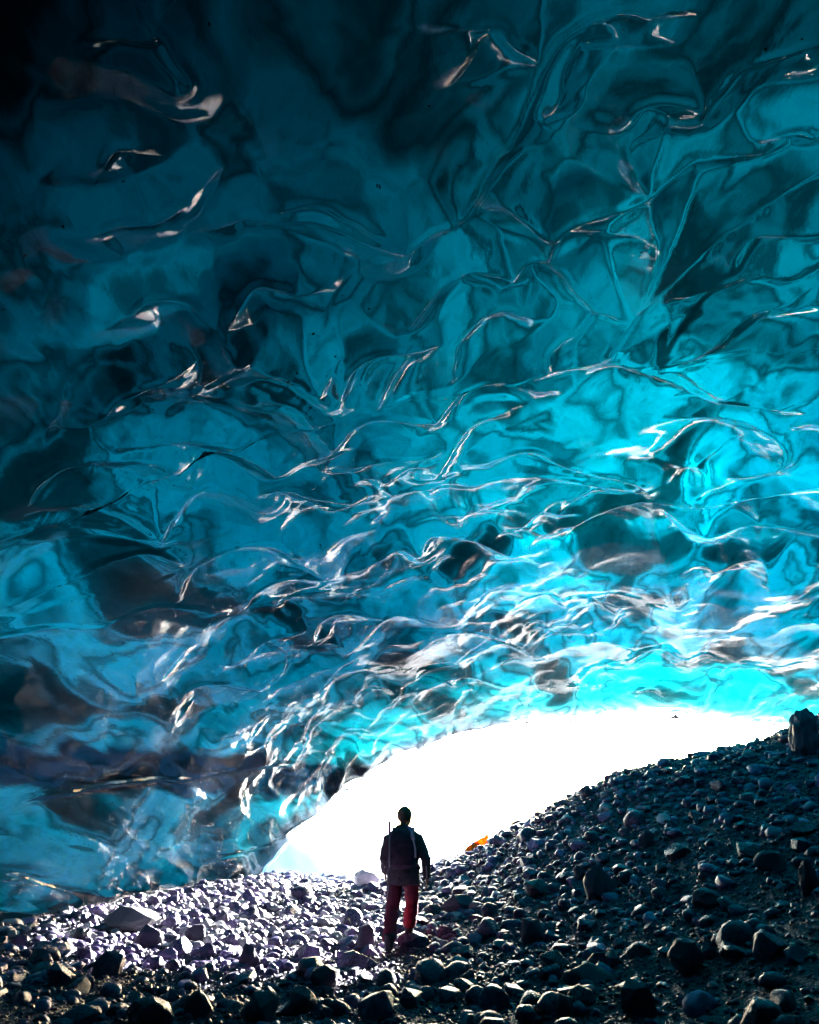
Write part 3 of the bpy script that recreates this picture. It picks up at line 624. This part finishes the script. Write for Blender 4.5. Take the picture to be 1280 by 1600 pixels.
pale = link(bpy.data.objects.new('pale_cobbles', scatter('pale_cobbles', 7500, 0.05, 0.15, 1.8, (13, 29.5), 303, protoH, M_PALE, sunlit_left)))  # sunlight on the left floor put into these cobbles' pale colour
tag(pale, 'cobbles along the foot of the ice wall and mouth, coloured pale as if sunlit', 'cobbles', kind='stuff')

# the 300 stones that show largest, one object each
stone_big = [stone_mesh('stone', 3, 400 + i, M_ROCK) for i in range(6)] + [broken_mesh('stone', 420 + i, M_ROCK, 20, 0.14, 2, 1, 0.04) for i in range(10)]
r = random.Random(55); placed = []
BOULD_XY = [(b[1], b[2], b[4]) for b in BOULDERS]
tries = 0
while len(placed) < 300 and tries < 20000:
    tries += 1
    y = 6.0 + 20 * r.random() ** 1.25; x = r.uniform(-1, 1) * (0.54 * y + 0.6)
    if not bool(inside_cave(np.array(x), np.array(y), 0.4)) or x > 10: continue
    rad = 0.09 + 0.125 * r.random() ** 2.2 + 0.004 * max(0, y - 10)
    if abs(x + 0.08) < 0.38 + rad and 10.7 < y < 12.9: continue
    if any((x - a) ** 2 + (y - b) ** 2 < (0.75 * (rad + c)) ** 2 for a, b, c in placed) or any((x - a) ** 2 + (y - b) ** 2 < (rad * 0.8 + c * 0.9) ** 2 for a, b, c in BOULD_XY): continue
    placed.append((x, y, rad))
for x, y, rad in placed:
    o = bpy.data.objects.new('stone', stone_big[r.randrange(16)]); link(o, ground)
    sz = rad * r.uniform(0.65, 0.95)
    o.scale = (rad * r.uniform(0.9, 1.35), rad * r.uniform(0.85, 1.1), sz)
    o.rotation_euler = (r.uniform(-0.3, 0.3), r.uniform(-0.3, 0.3), r.uniform(0, 6.28))
    o.location = (x, y, float(ground_full(np.array(x), np.array(y))) + sz * 0.35)
# named boulders
for i, (label, x, y, z, rx, rz, pale_, squash) in enumerate(BOULDERS):
    me = broken_mesh('boulder', 600 + i, M_PALE if pale_ else M_BOULDER, 26, 0.20, 3, 2, 0.07)
    if 'outcrop' in label: me = stone_mesh('boulder', 5, 660, M_BOULDER, 14, (0.6, 0.95), 0.16)
    o = link(bpy.data.objects.new('boulder', me))
    o.scale = (rx, rx * 0.85, rz); o.rotation_euler = (0, 0, r.uniform(-0.5, 0.5)); o.location = (x, y, z + rz * 0.45)
    tag(o, label, 'boulder', 'boulders on the cave floor')
o = bpy.data.objects.new('stone', stone_big[3]); link(o, ground); o.scale = (0.26, 0.24, 0.16); o.location = (0.02, 12.52, float(ground_full(np.array(0.02), np.array(12.52))) + 0.035)     # the step under the leading foot
# ------------------------------------------------------------------ the person
def tube_into(bm, pts, radii, seg=14, ref=(1, 0, 0)):
    """closed tube of elliptic rings; radii = (across ref, other)"""
    pts = [Vector(p) for p in pts]; rings = []; ref = Vector(ref)
    for i, p in enumerate(pts):
        t = (pts[min(i + 1, len(pts) - 1)] - pts[max(i - 1, 0)]).normalized()
        a = (ref - t * ref.dot(t))
        if a.length < 1e-3: a = Vector((0, 1, 0)) - t * t.y
        a.normalize(); b = t.cross(a); rr = radii[i]; rr = rr if isinstance(rr, tuple) else (rr, rr)
        rings.append([bm.verts.new(p + a * math.cos(k * 2 * math.pi / seg) * rr[0] + b * math.sin(k * 2 * math.pi / seg) * rr[1]) for k in range(seg)])
    for i in range(len(rings) - 1):
        for k in range(seg): bm.faces.new((rings[i][k], rings[i][(k + 1) % seg], rings[i + 1][(k + 1) % seg], rings[i + 1][k]))
    bm.faces.new(rings[0][::-1]); bm.faces.new(rings[-1])
def ball_into(bm, c, r):
    g = bmesh.ops.create_icosphere(bm, subdivisions=3, radius=1.0)
    for v in g['verts']: v.co = Vector((c[0] + v.co.x * r[0], c[1] + v.co.y * r[1], c[2] + v.co.z * r[2]))
def fuse(name, bm, voxel, material, parent, fold=0.0, fscale=9.0, smooth_it=4):
    """voxel-fuse the overlapping volumes into one continuous skin"""
    bmesh.ops.recalc_face_normals(bm, faces=bm.faces)
    me = bpy.data.meshes.new(name); bm.to_mesh(me); bm.free()
    o = bpy.data.objects.new(name, me); COL.objects.link(o)
    md = o.modifiers.new('fuse', 'REMESH'); md.mode = 'VOXEL'; md.voxel_size = voxel
    ms = o.modifiers.new('soft', 'SMOOTH'); ms.iterations = smooth_it; ms.factor = 0.5
    dg = bpy.context.evaluated_depsgraph_get(); dg.update()
    m2 = bpy.data.meshes.new_from_object(o.evaluated_get(dg)); o.modifiers.clear(); o.data = m2; m2.name = name
    if fold:
        for v in m2.vertices:
            n = v.normal; q = v.co
            f = mnoise.noise(Vector((q.x * fscale, q.y * fscale, q.z * fscale * 1.7))) + 0.5 * mnoise.noise(Vector((q.x * fscale * 2.2, q.y * fscale * 2.2, q.z * fscale * 4)))
            v.co += n * f * fold
    for p in m2.polygons: p.use_smooth = True
    m2.materials.clear(); m2.materials.append(material); o.parent = parent; return o
M_SKIN = simple('skin', (0.42, 0.25, 0.18), 0.5, 0.4, 0.12, 20)
M_HAIR = simple('hair', (0.17, 0.115, 0.075), 0.6, 0.4, 0.3, 60, 0.4)
M_JACKET = simple('jacket_cloth', (0.10, 0.075, 0.085), 0.75, 0.3, 0.25, 18, 0.2, 0.2)
M_RED, _nt = mat('red_trousers')          # red cloth, darker towards the seat and trailing leg
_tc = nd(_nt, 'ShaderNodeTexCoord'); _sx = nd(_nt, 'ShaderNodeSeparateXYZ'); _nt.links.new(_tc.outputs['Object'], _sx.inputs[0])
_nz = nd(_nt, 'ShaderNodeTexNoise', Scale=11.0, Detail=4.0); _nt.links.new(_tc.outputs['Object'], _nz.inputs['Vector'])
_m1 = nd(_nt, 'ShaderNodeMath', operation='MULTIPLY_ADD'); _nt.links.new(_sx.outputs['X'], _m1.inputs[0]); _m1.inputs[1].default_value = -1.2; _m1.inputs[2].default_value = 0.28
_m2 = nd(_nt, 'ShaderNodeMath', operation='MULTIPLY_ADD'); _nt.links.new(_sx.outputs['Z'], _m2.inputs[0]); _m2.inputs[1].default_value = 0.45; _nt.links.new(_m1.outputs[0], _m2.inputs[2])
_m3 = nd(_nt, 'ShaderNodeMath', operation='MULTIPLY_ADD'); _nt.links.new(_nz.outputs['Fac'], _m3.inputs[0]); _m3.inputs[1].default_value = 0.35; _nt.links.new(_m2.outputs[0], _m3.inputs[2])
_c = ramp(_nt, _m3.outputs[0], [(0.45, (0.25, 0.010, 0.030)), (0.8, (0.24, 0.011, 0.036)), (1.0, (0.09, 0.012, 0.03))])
_p = nd(_nt, 'ShaderNodeBsdfPrincipled', Roughness=0.65); _nt.links.new(_c, _p.inputs['Base Color']); _o = nd(_nt, 'ShaderNodeOutputMaterial'); _nt.links.new(_p.outputs[0], _o.inputs[0])
M_BOOT = simple('boot_leather', (0.022, 0.02, 0.022), 0.5, 0.4, 0.3, 25, 0.3)
M_PACK = simple('pack_cloth', (0.085, 0.05, 0.08), 0.7, 0.3, 0.25, 16, 0.2)
M_PINK = simple('pink_webbing', (0.75, 0.25, 0.55), 0.6, 0.3, 0.15, 30)
M_STRIPE = simple('reflective_tape', (0.70, 0.66, 0.70), 0.4, 0.5, 0.1, 30)
M_STEEL = simple('steel', (0.35, 0.34, 0.36), 0.35, 0.5, 0.1, 30)

PX0, PY0 = -0.085, 12.30
PZ0 = float(ground_full(np.array(PX0), np.array(PY0))) + 0.02
person = bpy.data.objects.new('person', None); COL.objects.link(person); person.location = (PX0, PY0, PZ0)
person.scale = (1.13, 1.0, 1.0)
tag(person, 'person in dark jacket and red trousers walking away over the stones', 'person')
# joints (local: x right, y away from the camera, z up); the left foot trails, its heel just leaving the ground
J = dict(hipL=(-.095, 0, .92), kneL=(-.135, -.04, .50), ankL=(-.165, -.26, .13), hipR=(.095, 0, .93), kneR=(.105, .20, .60), ankR=(.070, .20, .25),
         shL=(-.175, .03, 1.385), elL=(-.235, .02, 1.13), wrL=(-.225, .17, .95), shR=(.175, .03, 1.385), elR=(.275, -.06, 1.13), wrR=(.285, .02, .88))
hd = Vector((.02, .10, 1.665)); turn = 0.55
def hand(bm, w, e, sgn):
    w = Vector(w); d = (w - Vector(e)).normalized(); d = (d + Vector((0, 0.05, -0.25))).normalized()
    side = Vector((0, 1, 0)) - d * d.y; side.normalize(); palm = w + d * 0.05
    tube_into(bm, [w - d * 0.03, w, w + d * 0.04, w + d * 0.085], [(.026, .026), (.022, .030), (.017, .040), (.015, .040)], 12, ref=(1, 0, 0))
    for k, ln in enumerate((.068, .078, .072, .055)):
        b = w + d * 0.08 + side * (0.030 - 0.020 * k); inw = Vector((-sgn * 0.35, 0, 0))
        tube_into(bm, [b, b + d * ln * .5 + inw * .012, b + d * ln * .85 + inw * .05, b + d * ln + inw * .085], [.0095, .009, .008, .006], 8)
    b = w + d * 0.025 + side * 0.034
    tube_into(bm, [b, b + side * .022 + d * .025, b + side * .026 + d * .055], [.012, .010, .008], 8)
bm = bmesh.new()
tube_into(bm, [(0, 0, .86), (0, 0, .98), (0, .01, 1.12), (0, .02, 1.30), (0, .03, 1.42), (0, .045, 1.49)], [(.13, .09), (.15, .10), (.125, .09), (.16, .105), (.17, .09), (.07, .06)])
tube_into(bm, [(0, .045, 1.44), (.005, .06, 1.52), (.012, .085, 1.60)], [.062, .056, .056])
ball_into(bm, hd + Vector((0, 0, .02)), (.086, .106, .120)); ball_into(bm, hd + Vector((math.sin(turn) * .03, math.cos(turn) * .03, -.055)), (.055, .062, .06))
fx = Vector((math.sin(turn), math.cos(turn), 0)); sx_ = Vector((math.cos(turn), -math.sin(turn), 0))
tube_into(bm, [hd + fx * .085 + Vector((0, 0, .02)), hd + fx * .108 + Vector((0, 0, -.012)), hd + fx * .085 + Vector((0, 0, -.022))], [.010, .014, .008], 8)     # nose
for s in (-1, 1): ball_into(bm, hd + sx_ * s * .078 - fx * .005 + Vector((0, 0, -.005)), (.012, .020, .030))                                                    # ears
for s in (-1, 1): ball_into(bm, hd + fx * .078 + sx_ * s * .032 + Vector((0, 0, .022)), (.016, .014, .008))                                                     # brows
ball_into(bm, hd + fx * .082 + Vector((0, 0, -.062)), (.022, .014, .008))                                                                                       # mouth
for a in 'LR':
    s = -1 if a == 'L' else 1
    tube_into(bm, [(s * .10, .03, 1.42), J['sh' + a], J['el' + a], Vector(J['el' + a]).lerp(Vector(J['wr' + a]), .4), J['wr' + a]], [.055, .055, .042, .040, .027])
    hand(bm, J['wr' + a], J['el' + a], s)
    h, k, n = J['hip' + a], J['kne' + a], J['ank' + a]
    tube_into(bm, [Vector(h) + Vector((0, 0, .04)), h, Vector(h).lerp(Vector(k), .5), k, Vector(k).lerp(Vector(n), .35), n], [.085, .088, .070, .052, .054, .036])
body = fuse('body', bm, 0.0065, M_SKIN, person, smooth_it=2)
for s in (-1, 1):
    bm = bmesh.new(); ball_into(bm, hd + fx * .080 + sx_ * s * .031 + Vector((0, 0, .008)), (.013, .013, .010))
    eye = fuse('eye', bm, 0.003, M_STRIPE, body, smooth_it=0)
bm = bmesh.new()
ball_into(bm, hd + Vector((-math.sin(turn) * .012, -math.cos(turn) * .012, .034)), (.095, .112, .120))
bmesh.ops.bisect_plane(bm, geom=bm.verts[:] + bm.edges[:] + bm.faces[:], plane_co=hd + fx * .045 + Vector((0, 0, .03)), plane_no=(fx + Vector((0, 0, -.55))).normalized(), clear_outer=True)
bmesh.ops.bisect_plane(bm, geom=bm.verts[:] + bm.edges[:] + bm.faces[:], plane_co=hd + Vector((0, 0, -.045)), plane_no=(0, 0, -1), clear_outer=True)
bmesh.ops.holes_fill(bm, edges=[e for e in bm.edges if e.is_boundary])
fuse('hair', bm, 0.006, M_HAIR, person, 0.004, 40, 2)
bm = bmesh.new()
tube_into(bm, [(0, 0, .80), (0, 0, .84), (0, 0, .95), (0, .01, 1.10), (0, .02, 1.25), (0, .025, 1.37), (0, .035, 1.46), (0, .05, 1.52), (.005, .06, 1.555)],
          [(.195, .145), (.205, .155), (.20, .155), (.195, .15), (.21, .155), (.215, .15), (.185, .13), (.11, .10), (.088, .085)], 20)
for a in 'LR':
    s = -1 if a == 'L' else 1; e, w = Vector(J['el' + a]), Vector(J['wr' + a])
    tube_into(bm, [(s * .09, .03, 1.40), J['sh' + a], Vector(J['sh' + a]).lerp(e, .5), e, e.lerp(w, .5), w.lerp(e, .04)], [.085, .080, .073, .066, .058, .048])
jacket = fuse('jacket', bm, 0.011, M_JACKET, person, 0.010, 9)
bm = bmesh.new()
tube_into(bm, [(0, 0, .84), (0, 0, .92), (0, 0, 1.0)], [(.165, .125), (.175, .13), (.165, .12)], 18)
for a in 'LR':
    h, k, n = (Vector(J[q + a]) for q in ('hip', 'kne', 'ank'))
    tube_into(bm, [h + Vector((0, 0, .03)), h - Vector((0, 0, .06)), h.lerp(k, .5), k, k.lerp(n, .4), k.lerp(n, .8), n + (k - n) * .02], [.100, .106, .094, .082, .084, .080, .072])
trousers = fuse('trousers', bm, 0.011, M_RED, person, 0.012, 8)
# boots with their soles
for a, toe in (('L', Vector((0, .20, -.085))), ('R', Vector((.02, .20, -.06)))):
    n = Vector(J['ank' + a]); bm = bmesh.new()
    tube_into(bm, [n + Vector((0, -.01, .10)), n + Vector((0, -.015, .02)), n + Vector((0, -.02, -.05))], [.058, .056, .052])
    low = Vector((0, 0, -.115 + (0.03 if a == 'L' else 0)))
    tube_into(bm, [n + Vector((0, -.075, -.06)), n + Vector((0, -.03, -.065)), n + toe * .55 + Vector((0, 0, -.03)), n + toe + Vector((0, 0, .005))], [(.040, .045), (.046, .050), (.050, .042), (.036, .026)])
    boot = fuse('boot', bm, 0.008, M_BOOT, person)
    bm = bmesh.new()
    tube_into(bm, [n + Vector((0, -.085, -.108)), n + Vector((0, 0, -.112)), n + toe * .6 + Vector((0, 0, -.075)), n + toe * 1.08 + Vector((0, 0, -.022))], [(.042, .014), (.047, .014), (.054, .014), (.036, .012)])
    fuse('sole', bm, 0.007, M_BOOT, boot, smooth_it=1)
def strip(name, pts, w, t, material, parent, ref=(1, 0, 0)):
    bm = bmesh.new(); tube_into(bm, pts, [(w, t)] * len(pts), 8, ref)
    me = bpy.data.meshes.new(name); bm.to_mesh(me); bm.free(); me.materials.append(material)
    for p in me.polygons: p.use_smooth = True
    o = bpy.data.objects.new(name, me); COL.objects.link(o); o.parent = parent; return o
for a in 'LR':
    e, w = Vector(J['el' + a]), Vector(J['wr' + a]); s = -1 if a == 'L' else 1
    strip('sleeve_stripe', [e.lerp(w, .35) + Vector((0, -.064, 0)), e.lerp(w, .7) + Vector((0, -.060, 0)), w + Vector((0, -.054, .01))], .008, .004, M_STRIPE, jacket)
strip('leg_stripe', [(-.175, -.075, .80), (-.185, -.07, .70), (-.195, -.06, .60)], .009, .005, M_STRIPE, trousers)
# worn pack (a thing of its own) with its pink-gripped pole
pack = bpy.data.objects.new('backpack', None); COL.objects.link(pack); pack.location = (PX0, PY0, PZ0)
pack.scale = (1.13, 1.0, 1.0)
tag(pack, 'slim dark backpack with a pink strap on the walking person', 'backpack')
bm = bmesh.new()
tube_into(bm, [(-.015, -.155, 1.02), (-.015, -.175, 1.06), (-.015, -.185, 1.20), (-.015, -.175, 1.36), (-.015, -.14, 1.47), (-.015, -.115, 1.50)], [(.12, .05), (.155, .075), (.165, .085), (.155, .08), (.12, .06), (.07, .03)], 18)
pb = fuse('bag', bm, 0.011, M_PACK, pack, 0.007, 10)
strip('side_strap', [(.10, -.20, 1.50), (.105, -.235, 1.44), (.125, -.262, 1.36), (.145, -.25, 1.26), (.148, -.24, 1.15)], .011, .005, M_STRIPE, pack)
strip('pink_strap', [(.07, -.05, 1.545), (.085, -.12, 1.52), (.105, -.185, 1.45), (.12, -.225, 1.38)], .026, .007, M_PINK, pack)
for s in (-1, 1):
    strip('shoulder_strap', [(s * .10, -.10, 1.45), (s * .115, .0, 1.53), (s * .115, .13, 1.46), (s * .12, .175, 1.30), (s * .15, .12, 1.12), (s * .17, -.08, 1.06)], .025, .008, M_PACK, pack)
strip('hip_belt', [(-.165, -.12, 1.03), (-.205, 0, 1.02), (-.12, .15, 1.01), (.12, .15, 1.01), (.205, 0, 1.02), (.165, -.12, 1.03)], .03, .010, M_PACK, pack, ref=(0, 0, 1))
pole = bpy.data.objects.new('walking_pole', None); COL.objects.link(pole); pole.location = (PX0, PY0, PZ0)
pole.scale = (1.13, 1.0, 1.0)
tag(pole, 'folded walking pole with pink grip strapped to the backpack', 'walking pole')
strip('shaft', [(-.165, -.235, 1.02), (-.168, -.225, 1.45)], .008, .008, M_STEEL, pole)
strip('grip', [(-.168, -.225, 1.45), (-.169, -.222, 1.50), (-.170, -.22, 1.58), (-.170, -.22, 1.60)], .016, .018, M_PINK, pole)
strip('grip_knob', [(-.185, -.22, 1.598), (-.150, -.22, 1.606)], .014, .012, M_PINK, pole, ref=(0, 1, 0))

# ------------------------------------------------------------------ orange cloth on the stones near the mouth
M_ORANGE = simple('orange_cloth', (0.80, 0.27, 0.015), 0.6, 0.3, 0.3, 6)
_nt = M_ORANGE.node_tree; _pb = next(n for n in _nt.nodes if n.type == 'BSDF_PRINCIPLED'); _ou = next(n for n in _nt.nodes if n.type == 'OUTPUT_MATERIAL')
_tl = nd(_nt, 'ShaderNodeBsdfTranslucent'); _tl.inputs['Color'].default_value = (0.75, 0.26, 0.015, 1); _mx = nd(_nt, 'ShaderNodeMixShader'); _mx.inputs[0].default_value = 0.55      # thin cloth lets the sun through
_nt.links.new(_pb.outputs[0], _mx.inputs[1]); _nt.links.new(_tl.outputs[0], _mx.inputs[2]); _nt.links.new(_mx.outputs[0], _ou.inputs[0])
u = np.linspace(0, 1, 44); v = np.linspace(-1, 1, 10); U, V_ = np.meshgrid(u, v, indexing='ij')
OX, OY = 1.22, 20.8
xo = OX + 0.1 + U * 0.55 + 0.04 * perlin(U * 5, V_, 120); yo = OY + U * 0.10 + V_ * 0.10 * (0.7 + 0.6 * perlin(U * 4, U * 0, 121)) + 0.08 * perlin(U * 3, V_ * 0.5, 122)
zo = ground_full(xo, yo) + 0.12 + V_ * 0.075 * (0.7 + 0.8 * perlin(U * 5, U * 0 + 2, 125)) + 0.05 * np.abs(perlin(U * 7, V_ * 1.5, 123)) + 0.05 * (1 - V_ ** 2) * (0.5 + perlin(U * 6, U * 0 + 3, 124)) 
cloth = link(bpy.data.objects.new('orange_cloth', grid_mesh('orange_cloth', np.stack([xo, yo, zo], -1), M_ORANGE)))
sm = cloth.modifiers.new('thick', 'SOLIDIFY'); sm.thickness = 0.012
tag(cloth, 'crumpled orange cloth lying on the pale stones right of the person', 'cloth')
